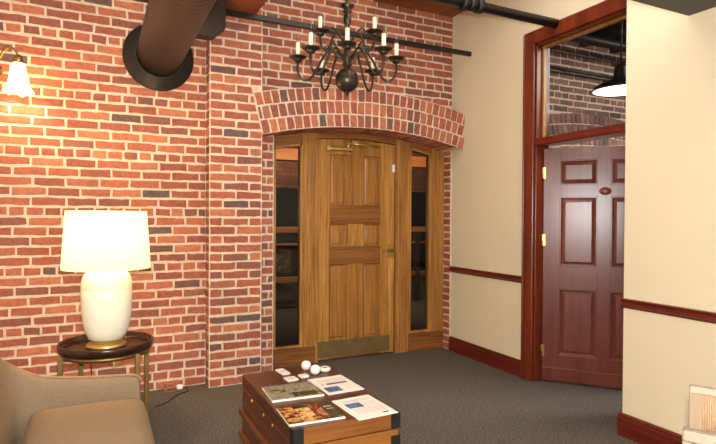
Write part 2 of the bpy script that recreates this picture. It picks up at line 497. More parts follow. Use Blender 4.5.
tb.build('transom_bar', M['mahogany_y'], door2)
st = MB()
st.box(.06, .10, -1.245, -1.224, 2.104, 2.905, .003); st.box(.06, .10, -2.116, -2.095, 2.104, 2.905, .003)
st.box(.06, .10, -2.1, -1.24, 2.885, 2.906, .003)
st.build('glazing_stop', M['oak_z'], door2)
tp = MB(); tp.box(.078, .083, -2.1, -1.24, 2.104, 2.89)
tp.build('transom_pane', M['pane'], door2)
# swinging leaf: local frame s along the door, t thickness
DM = Matrix.Translation((.075, -1.238, 0)) @ Matrix(((.653, .757, 0, 0), (-.757, .653, 0, 0), (0, 0, 1, 0), (0, 0, 0, 1)))
W, H = .9, 2.02
leaf = MB()
def lbox(mb, s0, s1, z0, z1, t0, t1, bev=.0, mi=0): mb.box(s0, s1, t0, t1, z0, z1, bev, mi, mat=DM)
lbox(leaf, .0, W, .012, H, .012, .038)
PX = [(.135, .428), (.532, .80)]
PZ = [(.243, .811), (1.005, 1.60), (1.705, 1.915)]
# stiles and rails stand proud of the panels
for s0, s1 in ((0, PX[0][0]), (PX[0][1], PX[1][0]), (PX[1][1], W)): lbox(leaf, s0, s1, .012, H, 0, .05, .002)
for z0, z1 in ((.012, PZ[0][0]), (PZ[0][1], PZ[1][0]), (PZ[1][1], PZ[2][0]), (PZ[2][1], H)):
    for s0, s1 in PX: lbox(leaf, s0 - .002, s1 + .002, z0, z1, .0005, .0495, .002)
leaf.box(.0, W, -.006, 0, .02, .13, .003, mat=DM)
leafo = leaf.build('door_leaf', M['red_door'], door2)
for s0, s1 in PX:
    for z0, z1 in PZ:
        p = MB()
        e = .022
        a = [(s0 + .008, z0 + .008), (s1 - .008, z0 + .008), (s1 - .008, z1 - .008), (s0 + .008, z1 - .008)]
        bq = [(s0 + e, z0 + e), (s1 - e, z0 + e), (s1 - e, z1 - e), (s0 + e, z1 - e)]
        cq = [(s0 + e * 2, z0 + e * 2), (s1 - e * 2, z0 + e * 2), (s1 - e * 2, z1 - e * 2), (s0 + e * 2, z1 - e * 2)]
        rings = [[p.bm.verts.new(DM @ Vector((s_, t, z_))) for s_, z_ in q] for q, t in ((a, .013), (a, .004), (bq, .011), (cq, .003))]
        for r0, r1 in zip(rings, rings[1:]):
            for i in range(4): p.face([r0[i], r0[(i + 1) % 4], r1[(i + 1) % 4], r1[i]])
        p.face(rings[-1])
        p.build('panel', M['red_door'], leafo)
pl = MB()
pl.lathe([(.0, 0), (.046, 0), (.046, .006), (.038, .012), (0, .012)], seg=24, mat=DM @ Matrix.Translation((.487, 0, 1.646)) @ Matrix.Rotation(PI / 2, 4, 'X') @ Matrix.Diagonal((1, .72, 1, 1)))
pl.build('oval_plaque', M['mahogany_z'], leafo)
for z in (.27, 1.23, 1.81):
    h = MB()
    h.box(-.004, .018, -.003, .0, z - .05, z + .05, mat=DM)
    h.lathe([(.0, -.05), (.006, -.05), (.006, .05), (0, .05)], c=(.067, -1.236, z), seg=10)
    h.build('hinge', M['brass'] if z > 1 else M['old_brass'], door2)
kn = MB()
kn.lathe([(0, 0), (.028, 0), (.028, .006), (.012, .012), (.012, .04), (.026, .05), (.03, .065), (.02, .08), (0, .082)], seg=20, mat=DM @ Matrix.Translation((.84, 0, .93)) @ Matrix.Rotation(PI / 2, 4, 'X'))
kn.build('door_knob', M['iron'], leafo)

door2.location.x += XW
# ------------------------------------------------------------------ oak door with sidelights under the arch
FY, FB = .12, .2
def arcpoly(x0, x1, zlo, r, n=14):      # polygon from z=zlo (number or function) up to the arc of radius r
    if callable(zlo): lo = [(x0 + (x1 - x0) * k / n, zlo(x0 + (x1 - x0) * k / n)) for k in range(n + 1)]
    else: lo = [(x0, zlo), (x1, zlo)]
    hi = [(x0 + (x1 - x0) * k / n, zin(x0 + (x1 - x0) * k / n, r)) for k in range(n, -1, -1)]
    return lo + hi
XL0, XG0, XG1, XD0 = -1.942, -1.905, -1.622, -1.457
XD1, XH0, XH1, XR = -.593, -.425, -.155, .006
RS, RD = RIN - .10, RIN - .058
fr = MB()
fr.prism(arcpoly(XL0, XG0, 0, RIN), FY, FB)
fr.prism(arcpoly(XG1, XD0, 0, RIN), FY, FB)
fr.prism(arcpoly(XD1, XH0, 0, RIN), FY, FB)
fr.prism(arcpoly(XH1, XR, 0, RIN), FY, FB)
door1 = struct(fr.build('door_1', M['oak_z']), 'oak arched doorway with two sidelights')
for x0, x1, r in ((XG0, XG1, RS), (XD0, XD1, RD), (XH0, XH1, RD)):
    hd = MB(); hd.prism(arcpoly(x0 - .002, x1 + .002, lambda x, r=r: zin(x, r), RIN), FY + .002, FB)
    hd.build('head_rail', M['oak_x'], door1)
mo = MB()
for x in (XG1 + .02, XD0 - .03, XD1 + .022, XH0 - .03): mo.box(x, x + .012, FY - .008, FY + .004, .012, zin(x) - .03, .003)
mo.build('mullion_bead', M['oak_gold'], door1)
for x0, x1, z1 in ((XL0, XD0, .165), (XH0 - .02, XR, .19)):
    br = MB(); br.box(x0 + .001, x1 - .03 if x1 < -1 else x1 - .002, FY - .012, FB, 0, z1, .003); br.box(x0 + .001, x1 - .03 if x1 < -1 else x1 - .002, FY - .02, FB, z1 - .02, z1, .003)
    br.build('bottom_rail', M['oak_x'], door1)
for x0, x1, zb, r in ((XG0, XG1, .165, RS), (XH0, XH1, .19, RD)):
    sb = MB(); t = .02
    sb.prism(arcpoly(x0, x0 + t, zb, r), FY + .006, FB); sb.prism(arcpoly(x1 - t, x1, zb, r), FY + .006, FB)
    sb.box(x0 + t, x1 - t, FY + .006, FB, zb, zb + t, .003)
    sb.prism(arcpoly(x0, x1, lambda x, r=r: zin(x, r - .02), r), FY + .006, FB)
    so = sb.build('sidelight_frame', M['oak_gold'], door1)
    g = MB(); g.prism(arcpoly(x0 + t, x1 - t, zb + t, r - .02), FY + .04, FY + .046)
    g.build('sidelight_pane', M['pane'], so)
# leaf
LY = FY + .03
lf = MB(); lf.prism(arcpoly(XD0 + .004, XD1 - .004, .012, RD - .004), LY + .022, LY + .045)
lo = lf.build('door_leaf', M['oak_pan'], door1)
A0, A1, B0, B1 = -1.328, -1.137, -.957, -.757
ZB, Z1, Z2, Z3, Z4, ZT = .195, .945, 1.123, 1.348, 1.532, 2.035
def piece(name, x0, x1, z0, z1, mat, arc=False, y=LY, bev=.003):
    q = MB()
    if arc: q.prism(arcpoly(x0, x1, z0, RD - .004), y, LY + .046, bev=bev)
    else: q.box(x0, x1, y, LY + .046, z0, z1, bev)
    return q.build(name, mat, lo)
piece('stile', XD0 + .004, A0, .012, 0, M['oak_gold'], True)
piece('stile', B1, XD1 - .004, .012, 0, M['oak_gold'], True)
piece('top_rail', A0, B1, ZT, 0, M['oak_z'], True)
piece('lock_rail', A0, B1, Z3, Z4, M['oak_x'])
piece('lock_rail', A0, B1, Z1, Z2, M['oak_x'])
piece('bottom_rail', A0, B1, .012, ZB, M['oak_x'])
piece('middle_stile', A1, B0, Z4, ZT, M['oak_z'])
piece('middle_stile', A1, B0, Z2, Z3, M['oak_gold'], y=LY - .006)
piece('middle_stile', A1, B0, ZB, Z1, M['oak_z'])
def panel(x0, x1, z0, z1):
    p = MB(); e = .016
    def ring(d, y): return [p.bm.verts.new((x, y, z)) for x, z in ((x0 + d, z0 + d), (x1 - d, z0 + d), (x1 - d, z1 - d), (x0 + d, z1 - d))]
    rs = [ring(.001, LY + .024), ring(.001, LY + .004), ring(.012, LY + .02), ring(.02, LY + .02), ring(.036, LY + .01)]
    for a, b in zip(rs, rs[1:]):
        for i in range(4): p.face([a[i], a[(i + 1) % 4], b[(i + 1) % 4], b[i]])
    p.face(rs[-1]); p.build('panel', M['oak_pan'], lo)
for x0, x1 in ((A0, A1), (B0, B1)):
    for z0, z1 in ((ZB, Z1), (Z2, Z3), (Z4, ZT)): panel(x0, x1, z0, z1)
k = MB(); k.box(-1.45, -.645, LY - .003, LY, .03, .192, .001); k.build('kick_plate', M['kick'], lo)
# door closer
cl = MB(); cl.box(-1.36, -1.11, LY - .055, LY - .001, 2.07, 2.105, .006); cl.box(-1.385, -1.35, LY - .06, LY - .001, 2.062, 2.112, .004)
clo = cl.build('door_closer', M['brass'], lo)
ca = MB(); ca.tube([(-1.15, LY - .04, 2.085), (-1.15, LY - .04, 2.165)], .014, 10); ca.box(-1.17, -1.13, LY - .07, LY - .03, 2.13, 2.16, .003)
ca.tube([(-1.17, LY - .05, 2.15), (-.82, LY - .07, 2.125)], .009, 8); ca.tube([(-.82, LY - .07, 2.125), (-1.1, LY - .03, 2.17), (-1.1, FY + .002, 2.19)], .008, 8)
ca.build('closer_arm', M['brass'], clo)
hd = MB(); hd.box(-.69, -.61, LY - .006, LY, 1.0, 1.13, .003)
hdo = hd.build('lock_plate', M['brass'], lo)
lv = MB(); lv.lathe([(0, 0), (.016, 0), (.016, .04), (0, .04)], seg=14, mat=Matrix.Translation((-.645, LY - .006, 1.075)) @ Matrix.Rotation(PI / 2, 4, 'X'))
lv.tube([(-.645, LY - .045, 1.075), (-.70, LY - .05, 1.072), (-.745, LY - .045, 1.06)], .009, 8); lv.build('lever_handle', M['old_brass'], hdo)
sn = MB(); sn.box(-.632, -.602, LY - .022, LY, 1.885, 1.965, .004); sn.build('door_sensor', M['white'], lo)

# ------------------------------------------------------------------ corridor seen dimly through the sidelights
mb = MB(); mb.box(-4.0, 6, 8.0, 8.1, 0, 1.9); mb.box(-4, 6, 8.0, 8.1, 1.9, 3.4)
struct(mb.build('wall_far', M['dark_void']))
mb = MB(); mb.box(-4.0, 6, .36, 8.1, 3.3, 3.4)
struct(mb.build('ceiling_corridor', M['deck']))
# far brick pier with a dark arched opening
mb = MB()
YB = 4.6
mb.box(-2.6, 3.6, YB + .02, YB + .3, 1.95, 3.3, mi=1)
mb.box(-2.6, -1.3, YB + .02, YB + .3, 0, 1.95, mi=1); mb.box(.55, 1.2, YB + .02, YB + .3, 0, 1.95, mi=1); mb.box(2.9, 3.6, YB + .02, YB + .3, 0, 1.95, mi=1)
def cor_cut(poly):
    zc = sum(p[1] for p in poly) / len(poly); xc = sum(p[0] for p in poly) / len(poly)
    for a, b in ((-1.3, .55), (1.2, 2.9)):
        if a < xc < b and zc < 1.95: return None
    return poly
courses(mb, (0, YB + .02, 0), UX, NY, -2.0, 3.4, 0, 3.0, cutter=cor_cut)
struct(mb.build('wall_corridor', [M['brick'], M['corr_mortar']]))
mb = MB(); mb.box(-2.5, 3.6, 2.95, 3.15, 2.26, 2.44, .01)
struct(mb.build('beam_corridor', M['beam_x']))
rl = thing('railing', (.4, 3.05, 0), 'wooden railing seen through the sidelights behind the oak door', 'railing')
mb = MB(); mb.box(-2.4, 3.4, 3.0, 3.08, 1.17, 1.26, .008); mb.build('top_rail', M['beam_x'], rl)
mb = MB(); mb.box(-2.4, 3.4, 3.02, 3.06, .98, 1.01, .004); mb.build('middle_rail', M['beam_x'], rl)
mb = MB(); mb.box(-2.4, 3.4, 3.0, 3.08, .42, .5, .006); mb.build('bottom_rail', M['beam_x'], rl)
for x in (-2.2, -.42, .7, 1.5, 2.35):
    mb = MB(); mb.box(x - .04, x + .04, 2.99, 3.09, 0, 1.17, .004); mb.build('post', M['deck'], rl)
rg = MB(); rg.box(-.98, -.72, 3.09, 3.11, .56, .9, .003)
tag(rg.build('wall_hanging', M['rug']), 'dull patterned hanging behind the wooden railing, through the left sidelight', 'hanging')

# ------------------------------------------------------------------ next room seen over the red door
mb = MB()
YN = -.35
mb.box(.15, 5, YN + .01, .36, 0, 3.6, mi=1)
def nxt_cut(poly):
    zc = sum(p[1] for p in poly) / len(poly); xc = sum(p[0] for p in poly) / len(poly)
    if zc < AZC + math.sqrt(ROUT ** 2 - (xc - 1.75) ** 2) and abs(xc - 1.75) < 1.2: return None
    return poly
courses(mb, (0, YN + .01, 0), UX, NY, .15, 4.2, 1.4, 3.6, cutter=nxt_cut)
for ring in range(4):
    r0, r1 = RIN + .12 * ring - .115, RIN + .12 * (ring + 1) - .126
    m_ = int(round(2 * SW * (r0 + .06) / .0765))
    for k in range(m_):
        p, q = -SW + 2 * SW * k / m_, -SW + 2 * SW * (k + 1) / m_
        g = .006 / r0
        mb.brick((2.805, YN, 0), UX, (0, 0, 1), NY, [arch_pt(p + g, r0), arch_pt(q - g, r0), arch_pt(q - g, r1), arch_pt(p + g, r1)], h=.012)
struct(mb.build('wall_next_room', [M['brick_brown'], M['mortar']]))
mb = MB(); mb.box(4.9, 5, -5, YN, 0, 3.6); mb.box(.15, 5, -5.1, -5, 0, 3.6)
struct(mb.build('wall_next_room_side', M['room_wall']))
mb = MB(); mb.box(.15, 5, -5.1, .36, 3.5, 3.6)
for x in (.5, 1.0, 1.5, 2.0, 2.5, 3.0, 3.5): mb.box(x, x + .09, -5, YN, 3.36, 3.5)
struct(mb.build('ceiling_next_room', M['deck']))
mb = MB(); mb.tube([(.16, YN - .08, 3.04), (4.8, YN - .08, 3.04)], .02, 8)
tag(mb.build('steel_rod', M['black']), 'thin black rod on the brick wall seen through the transom', 'rod')
mb = MB(); mb.tube([(.16, -.75, 3.27), (4.8, -.75, 3.27)], .05, 12)
tag(mb.build('ceiling_pipe', M['iron']), 'dark pipe under the ceiling of the room beyond the transom', 'pipe')
px, py, pz = .66, -1.55, 2.515
pd = thing('pendant_lamp', (px, py, pz), 'black shaded pendant lamp, lit, hanging beyond the transom glass', 'lamp')
mb = MB()
mb.lathe([(.228, 0), (.232, .004), (.215, .04), (.15, .075), (.085, .095), (.06, .12), (.055, .19), (.045, .22), (.02, .235), (.018, .23), (.04, .2), (.045, .12), (.08, .085), (.145, .066), (.205, .034)], c=(px, py, pz), seg=40, closed=True)
mb.build('lamp_shade', M['black'], pd)
mb = MB(); mb.lathe([(.222, .004), (.203, .032), (.143, .063), (.078, .081), (.03, .088)], c=(px, py, pz), seg=40)
mb.build('shade_lining', M['shade_in'], pd)
mb = MB(); mb.lathe([(0, .09), (.025, .085), (.045, .05), (.03, .015), (0, .005)], c=(px, py, pz), seg=20)
mb.build('bulb', M['bulb'], pd)
mb = MB(); mb.tube([(px, py, pz + .22), (px, py, 3.36)], .008, 8); mb.build('hanging_cord', M['black'], pd)

# ------------------------------------------------------------------ ceiling beams, soffit
mb = MB(); mb.box(-2.66, -2.17, -6.0, YP + .0, 3.13, 3.55, .012); struct(mb.build('ceiling_beam', M['beam']), 'wood beam resting on the brick pilaster')
mb = MB(); mb.box(-.95, .02, -1.42, 0, 3.545, CEIL, .012); struct(mb.build('ceiling_beam_short', M['beam']), 'wood beam above the corner')
mb = MB(); mb.box(-1.7, -.292, -4.4, -2.74, 2.6, 2.72); struct(mb.build('ceiling_soffit', M['soffit']), 'dark dropped soffit')

# ------------------------------------------------------------------ pipes and duct
bt = thing('track_bar', (-2.4, -.312, 3.075), 'long black bar across the top of the brick wall ending at the cream wall', 'bar')
mb = MB(); mb.box(-4.9, .019, -.327, -.297, 3.053, 3.098, .004); mb.build('bar', M['black'], bt)
for x in (-4.6, -2.95): mb = MB(); mb.box(x - .02, x + .02, -.33, YL - .01, 3.04, 3.054, .002); mb.build('wall_bracket', M['black'], bt)
pp = thing('sprinkler_pipe', (-1, -1.453, 3.015), 'thick black pipe running to the cream wall above the mahogany door casing', 'pipe')
mb = MB(); mb.tube([(-3.6, -1.453, 3.015), (.01, -1.453, 3.015)], .037, 20); mb.build('pipe', M['black'], pp)
mb = MB()
for x, r in ((-.93, .05), (-.86, .044), (-.79, .05)): mb.tube([(x - .025, -1.453, 3.015), (x + .025, -1.453, 3.015)], r, 20)
mb.tube([(-.86, -1.453, 3.05), (-.86, -1.453, 3.09)], .012, 8); mb.build('coupling', M['iron'], pp)
du = thing('air_duct', (-2.94, -.09, 2.70), 'round dark spiral duct entering the brick wall above the lamp', 'duct')
mb = MB(); rot = Matrix.Rotation(PI / 2, 4, 'X')
mb.lathe([(.17, 0), (.17, 5.6)], c=(-2.94, -.12, 2.70), seg=48, mat=rot); mb.build('spiral_pipe', M['duct'], du)
mb = MB(); mb.lathe([(.171, .0), (.272, .0), (.272, .012), (.262, .02), (.19, .07), (.182, .08), (.171, .08)], c=(-2.94, -.095, 2.70), seg=56, mat=rot, closed=True)
mb.build('wall_collar', M['iron'], du)
mb = MB()
mb.prism([(-2.74, 2.82), (-2.565, 2.82), (-2.475, 2.905), (-2.475, 3.129), (-2.74, 3.129)], -.44, -.335, bev=.004)
tag(mb.build('metal_box', M['brown_metal']), 'dark brown box with a clipped corner on the brick wall behind the round duct', 'box')

# ------------------------------------------------------------------ chandelier
CC = Vector((-2.021, -1.747, 0))
ch = thing('chandelier', CC + Vector((0, 0, 2.26)), 'dark bronze branched chandelier with cream candle sleeves hanging before the brick arch', 'chandelier')
mb = MB()
mb.lathe([(0, 2.15), (.006, 2.158), (.01, 2.17), (.02, 2.18)], c=CC, seg=20); mb.build('bottom_finial', M['bronze'], ch)
mb = MB(); prof = [(.073 * math.sin(PI * t / 20), 2.25 - .073 * math.cos(PI * t / 20)) for t in range(1, 20)]
mb.lathe([(.005, 2.177)] + prof + [(.016, 2.33)], c=CC, seg=36); mb.build('ball', M['bronze'], ch)
mb = MB()
mb.lathe([(.02, 2.33), (.032, 2.345), (.02, 2.36), (.036, 2.375), (.036, 2.395), (.022, 2.41), (.016, 2.44), (.02, 2.455), (.034, 2.47), (.034, 2.49), (.018, 2.505), (.013, 2.54), (.016, 2.58),
          (.024, 2.60), (.024, 2.64), (.015, 2.65), (.03, 2.665), (.016, 2.675), (.042, 2.695), (.042, 2.705), (.016, 2.712), (.008, 2.73), (0, 2.731)], c=CC, seg=20)
mb.build('baluster', M['bronze'], ch)
mb = MB(); mb.tube([CC + Vector((0, 0, 2.72)), CC + Vector((0, 0, CEIL))], .006, 8); mb.build('hanging_rod', M['bronze'], ch)
near = Vector((-.418, -.9085, 0)); lat = Vector((.9085, -.418, 0))
def chand_arm(deg, prof, R, zb):
    d = lat * math.sin(R_(deg)) + near * math.cos(R_(deg))
    pts = [CC + d * r + Vector((0, 0, z)) for r, z in prof]
    a = MB(); a.tube(pts, .0075, 8, smooth_path=3)
    curl = [CC + d * r + Vector((0, 0, z)) for r, z in [(prof[2][0], prof[2][1] - .01), (prof[2][0] + .03, prof[2][1] + .025), (prof[2][0] + .05, prof[2][1] - .005), (prof[2][0] + .035, prof[2][1] - .03)]]
    a.tube(curl, .005, 6, smooth_path=2)
    ao = a.build('arm', M['bronze'], ch)
    c = CC + d * R
    p = MB(); p.lathe([(.006, zb - .028), (.022, zb - .022), (.026, zb - .016), (.012, zb - .01), (.036, zb - .006), (.052, zb + .004), (.054, zb + .008), (.036, zb + .002), (.014, zb + .002), (.014, zb + .02), (0, zb + .02)], c=c, seg=24); p.build('drip_pan', M['bronze'], ao)
    p = MB(); p.lathe([(.0125, zb + .012), (.0125, zb + .092), (.006, zb + .088)], c=c, seg=14); p.build('candle', M['candle'], ao)
    p = MB(); p.lathe([(.006, zb + .088), (.011, zb + .1), (.012, zb + .112), (.007, zb + .13), (.002, zb + .148), (0, zb + .15)], c=c, seg=12); p.build('candle_bulb', M['clear'], ao)
LOW = [(.02, 2.385), (.05, 2.385), (.09, 2.435), (.14, 2.40), (.19, 2.29), (.235, 2.232), (.28, 2.245), (.30, 2.29), (.298, 2.345)]
for deg in (0, 44, 82, 146, -146, -82, -44): chand_arm(deg, LOW, .298, 2.368)
UPP = [(.02, 2.48), (.035, 2.50), (.06, 2.55), (.085, 2.52), (.105, 2.45), (.135, 2.425), (.16, 2.455), (.165, 2.52)]
for deg in (90, -90): chand_arm(deg, UPP, .165, 2.54)

# ------------------------------------------------------------------ wall sconce
sx, sy = -3.885, -.27
wsc = thing('wall_sconce', (sx - .17, YL - .01, 2.5), 'brass gooseneck wall sconce with lit ruffled glass shade', 'wall lamp')
mb = MB(); mb.lathe([(0, 0), (.055, 0), (.055, .01), (.03, .024), (.012, .03), (0, .03)], c=(sx - .17, YL - .006, 2.46), seg=24, mat=rot); mb.build('back_plate', M['old_brass'], wsc)
mb = MB(); mb.tube([(sx - .17, YL - .03, 2.46), (sx - .16, -.16, 2.45), (sx - .12, -.22, 2.52), (sx - .07, -.26, 2.595), (sx - .02, sy, 2.585), (sx, sy, 2.53)], .008, 8, smooth_path=3); mb.build('arm', M['old_brass'], wsc)
mb = MB(); mb.lathe([(0, 2.545), (.02, 2.54), (.034, 2.515), (.036, 2.485), (.03, 2.48)], c=(sx, sy, 0), seg=20); mb.build('lamp_holder', M['old_brass'], wsc)
def wob(r, z, a, k):
    w = max(0, min(1, (2.40 - z) / .12))
    return r * (1 + .10 * w * math.cos(6 * a)), z + .012 * w * math.cos(6 * a + .8)
outer = [(.03, 2.495), (.042, 2.47), (.052, 2.42), (.06, 2.36), (.07, 2.31), (.088, 2.278)]
mb = MB(); mb.lathe(outer + [(r - .004, z) for r, z in outer[::-1]], c=(sx, sy, 0), seg=48, closed=True, wob=wob); mb.build('glass_shade', M['tulip'], wsc)
mb = MB(); mb.lathe([(0, 2.47), (.014, 2.46), (.028, 2.42), (.022, 2.385), (0, 2.375)], c=(sx, sy, 0), seg=16); mb.build('bulb', M['bulb'], wsc)

# ------------------------------------------------------------------ side table and lamp
tx, ty, tz = -3.33, -.974, .6
sd = thing('side_table', (tx, ty, 0), 'round dark wood tray-top side table with brass legs under the lamp', 'side table')
mb = MB()
mb.lathe([(0, tz - .026), (.256, tz - .026), (.272, tz - .02), (.278, tz - .005), (.279, tz + .022), (.276, tz + .028), (.266, tz + .028), (.262, tz + .02), (.258, tz - .004), (.252, tz - .006), (0, tz - .006)], c=(tx, ty, 0), seg=72); mb.build('tray_top', M['tray'], sd)
mb = MB(); mb.lathe([(.245, tz - .05), (.255, tz - .05), (.255, tz - .026), (.245, tz - .026)], c=(tx, ty, 0), seg=64, closed=True); mb.build('rim_band', M['old_brass'], sd)
lt = Vector((.899, -.438, 0)); fw = Vector((.438, .899, 0))
for a, b in ((.256, -.145), (-.16, -.24), (-.246, .158), (.158, .24)):
    p = Vector((tx, ty, 0)) + lt * a + fw * b
    mb = MB(); mb.box(p.x - .015, p.x + .015, p.y - .015, p.y + .015, 0, tz - .02, .003); mb.build('leg', M['old_brass'], sd)
mb = MB()
mb.tube([Vector((tx, ty, .14)) + lt * -.246 + fw * .158, Vector((tx, ty, .14)) + lt * .256 - fw * .145], .008, 8)
mb.tube([Vector((tx, ty, .14)) + lt * .158 + fw * .24, Vector((tx, ty, .14)) + lt * -.16 - fw * .24], .008, 8); mb.build('stretcher', M['old_brass'], sd)

lp = thing('table_lamp', (tx, ty, tz), 'white ceramic jar table lamp with lit cream drum shade', 'lamp')
mb = MB(); mb.lathe([(0, tz - .0055), (.118, tz - .0055), (.12, tz + .004), (.112, tz + .016), (.09, tz + .02), (.085, tz + .034), (.06, tz + .04), (0, tz + .04)], c=(tx, ty, 0), seg=48); mb.build('base', M['brass'], lp)
mb = MB()
mb.lathe([(0, .638), (.085, .638), (.108, .65), (.124, .69), (.138, .75), (.146, .82), (.149, .90), (.149, .955), (.1475, .958), (.149, .962), (.147, 1.0), (.138, 1.035), (.118, 1.065), (.085, 1.083), (.05, 1.09), (.04, 1.10), (0, 1.10)], c=(tx, ty, 0), seg=64); mb.build('body', M['ceramic'], lp)
mb = MB(); mb.lathe([(.258, 1.087), (.234, 1.447), (.232, 1.447), (.256, 1.087)], c=(tx, ty, 0), seg=72, closed=True); mb.build('lamp_shade', M['shade'], lp)
mb = MB(); mb.tube([(tx, ty, 1.09), (tx, ty, 1.16)], .014, 12)
for a in (0, 2.1, 4.2): mb.tube([(tx, ty, 1.43), (tx + .253 * math.cos(a), ty + .253 * math.sin(a), 1.44)], .002, 6)
mb.tube([(tx, ty, 1.16), (tx + .05, ty, 1.24), (tx + .05, ty, 1.36), (tx, ty, 1.43)], .002, 6, smooth_path=2); mb.build('harp', M['old_brass'], lp)
mb = MB(); mb.lathe([(0, 1.16), (.014, 1.17), (.032, 1.22), (.03, 1.255), (.015, 1.275), (0, 1.28)], c=(tx, ty, 0), seg=16); mb.build('bulb', M['bulb'], lp)
mb = MB()
mb.tube([(tx - .05, ty + .06, tz + .006), (tx - .10, ty + .30, tz + .03), (tx - .1, ty + .31, .5), (tx - .085, ty + .3, .3), (tx - .05, ty + .32, .02), (tx + .0, ty + .40, .006), (tx + .06, ty + .6, .006), (tx + .1, ty + .86, .006)], .004, 6, smooth_path=2)
mb.build('lamp_cord', M['cord'], lp)
fo = thing('floor_outlet', (-2.86, -.16, 0), 'small brass floor outlet by the brick wall with cords', 'outlet')
mb = MB(); mb.box(-2.915, -2.815, -.20, -.125, 0, .008, .002); mb.build('cover_plate', M['old_brass'], fo)
mb = MB(); mb.box(-2.90, -2.875, -.155, -.13, .008, .06, .003); mb.box(-2.90, -2.83, -.15, -.138, .045, .056, .002); mb.build('flip_lid', M['brass'], fo)
pw = thing('power_plug', (-2.797, -.144, 0), 'white plug with a dark cord curling on the carpet beside the brass floor outlet', 'plug')
pg = MB(); pg.box(-2.80, -2.755, -.16, -.128, .001, .036, .006, seg=2); pg.build('plug_body', M['white'], pw)
mb = MB(); mb.tube([(-2.757, -.145, .016), (-2.715, -.16, .008), (-2.715, -.24, .006), (-2.80, -.28, .006), (-2.86, -.36, .006), (-2.92, -.47, .006), (-3.0, -.50, .006)], .004, 6, smooth_path=2)
mb.build('cord', M['cord'], pw)

# ------------------------------------------------------------------ upholstered sofa, far arm and seat in view
sf = thing('sofa', (-3.45, -2.25, 0), 'tan fabric upholstered seat with low sweeping arm beside the lamp table', 'sofa')
# path of the shell in plan: (x, y, top height, lean outward at top)
half = [(-3.150, -1.600, .515, .0), (-3.165, -1.598, .55, .0), (-3.25, -1.596, .557, .0), (-3.40, -1.592, .562, .005), (-3.53, -1.592, .575, .01), (-3.62, -1.60, .592, .015),
        (-3.68, -1.62, .65, .04), (-3.71, -1.67, .745, .07), (-3.72, -1.76, .845, .10), (-3.725, -1.88, .915, .12), (-3.73, -2.06, .95, .13)]
CY = -2.35
path = half + [(x, 2 * CY - y, z, l) for x, y, z, l in half[::-1]]
sh = MB(); T = .085; rings = []
for i, (x, y, z, l) in enumerate(path):
    a, b = path[max(i - 1, 0)], path[min(i + 1, len(path) - 1)]
    d = Vector((b[0] - a[0], b[1] - a[1], 0)).normalized(); o = Vector((d.y, -d.x, 0))  # outward
    if i == 0 or i == len(path) - 1: pass
    if o.dot(Vector((x + 3.3, y - CY, 0))) < 0: o = -o
    P0 = Vector((x, y, 0)); th = T
    sec = [(0, .14), (0, .30), (l * .35, .30 + (z - .30) * .55), (l * .8, z - .035), (l + .012, z - .012), (l + th * .45, z), (l + th * .85, z - .012), (l + th, z - .04), (l * .5 + th, .30), (th, .14)]
    rings.append([sh.bm.verts.new(P0 + o * u + Vector((0, 0, v))) for u, v in sec])
for a, b in zip(rings, rings[1:]):
    for k in range(len(a)): sh.face([a[k], a[(k + 1) % len(a)], b[(k + 1) % len(a)], b[k]], 0, True)
sh.face(rings[0]); sh.face(rings[-1][::-1])
top_line = [r[5].co.copy() for r in rings]
so = sh.build('back_and_arms', M['fabric'], sf)
md = so.modifiers.new('s', 'SUBSURF'); md.levels = 2; md.render_levels = 2
wl = MB(); wl.tube(top_line, .0065, 8, smooth_path=2)
wl.build('welt', M['welt'], sf)
# seat cushion, crowned and rounded
cu = MB()
nx, ny = 16, 26
x0, x1, y0, y1 = -3.66, -3.135, -3.085, -1.612
def crown(u, v):
    e = lambda t: 1 - (2 * t - 1) ** 6
    return .44 + .052 * min(e(u), 1) * min(e(v), 1) + .012 * math.sin(PI * u) * math.sin(PI * v)
def rim(u): return max(0., 1 - abs(2 * u - 1) ** 10)
grid = [[cu.bm.verts.new((x0 + (x1 - x0) * (i / nx) - .02 * (abs(2 * j / ny - 1) ** 14) * (1 if i == nx else 0), y0 + (y1 - y0) * (j / ny), crown(i / nx, j / ny))) for j in range(ny + 1)] for i in range(nx + 1)]
low = {}
for i in range(nx + 1):
    for j in range(ny + 1):
        if i in (0, nx) or j in (0, ny):
            v = grid[i][j].co; ox = (.012 if i == nx else -.004 if i == 0 else 0); oy = 0
            m1 = cu.bm.verts.new((v.x + ox, v.y + oy, .385)); m2 = cu.bm.verts.new((v.x, v.y, .29)); low[(i, j)] = (m1, m2)
for i in range(nx):
    for j in range(ny): cu.face([grid[i][j], grid[i + 1][j], grid[i + 1][j + 1], grid[i][j + 1]], 0, True)
edge = [(i, 0) for i in range(nx)] + [(nx, j) for j in range(ny)] + [(i, ny) for i in range(nx, 0, -1)] + [(0, j) for j in range(ny, 0, -1)]
for p, q in zip(edge, edge[1:] + edge[:1]):
    cu.face([grid[p[0]][p[1]], low[p][0], low[q][0], grid[q[0]][q[1]]], 0, True); cu.face([low[p][0], low[p][1], low[q][1], low[q][0]], 0, True)
cu.face([low[p][1] for p in edge])
co = cu.build('seat_cushion', M['fabric'], sf)
md = co.modifiers.new('s', 'SUBSURF'); md.levels = 1; md.render_levels = 1
mb = MB(); mb.box(-3.70, -3.15, -3.08, -1.615, .14, .29, .01); mb.build('seat_frame', M['fabric'], sf)
for x, y in ((-3.21, -1.66), (-3.21, -3.04), (-3.68, -1.70), (-3.68, -3.0)):
    mb = MB(); mb.lathe([(.014, 0), (.024, .141)], c=(x, y, 0), seg=14); mb.build('leg', M['sofawood'], sf)

sf.location.x -= .022
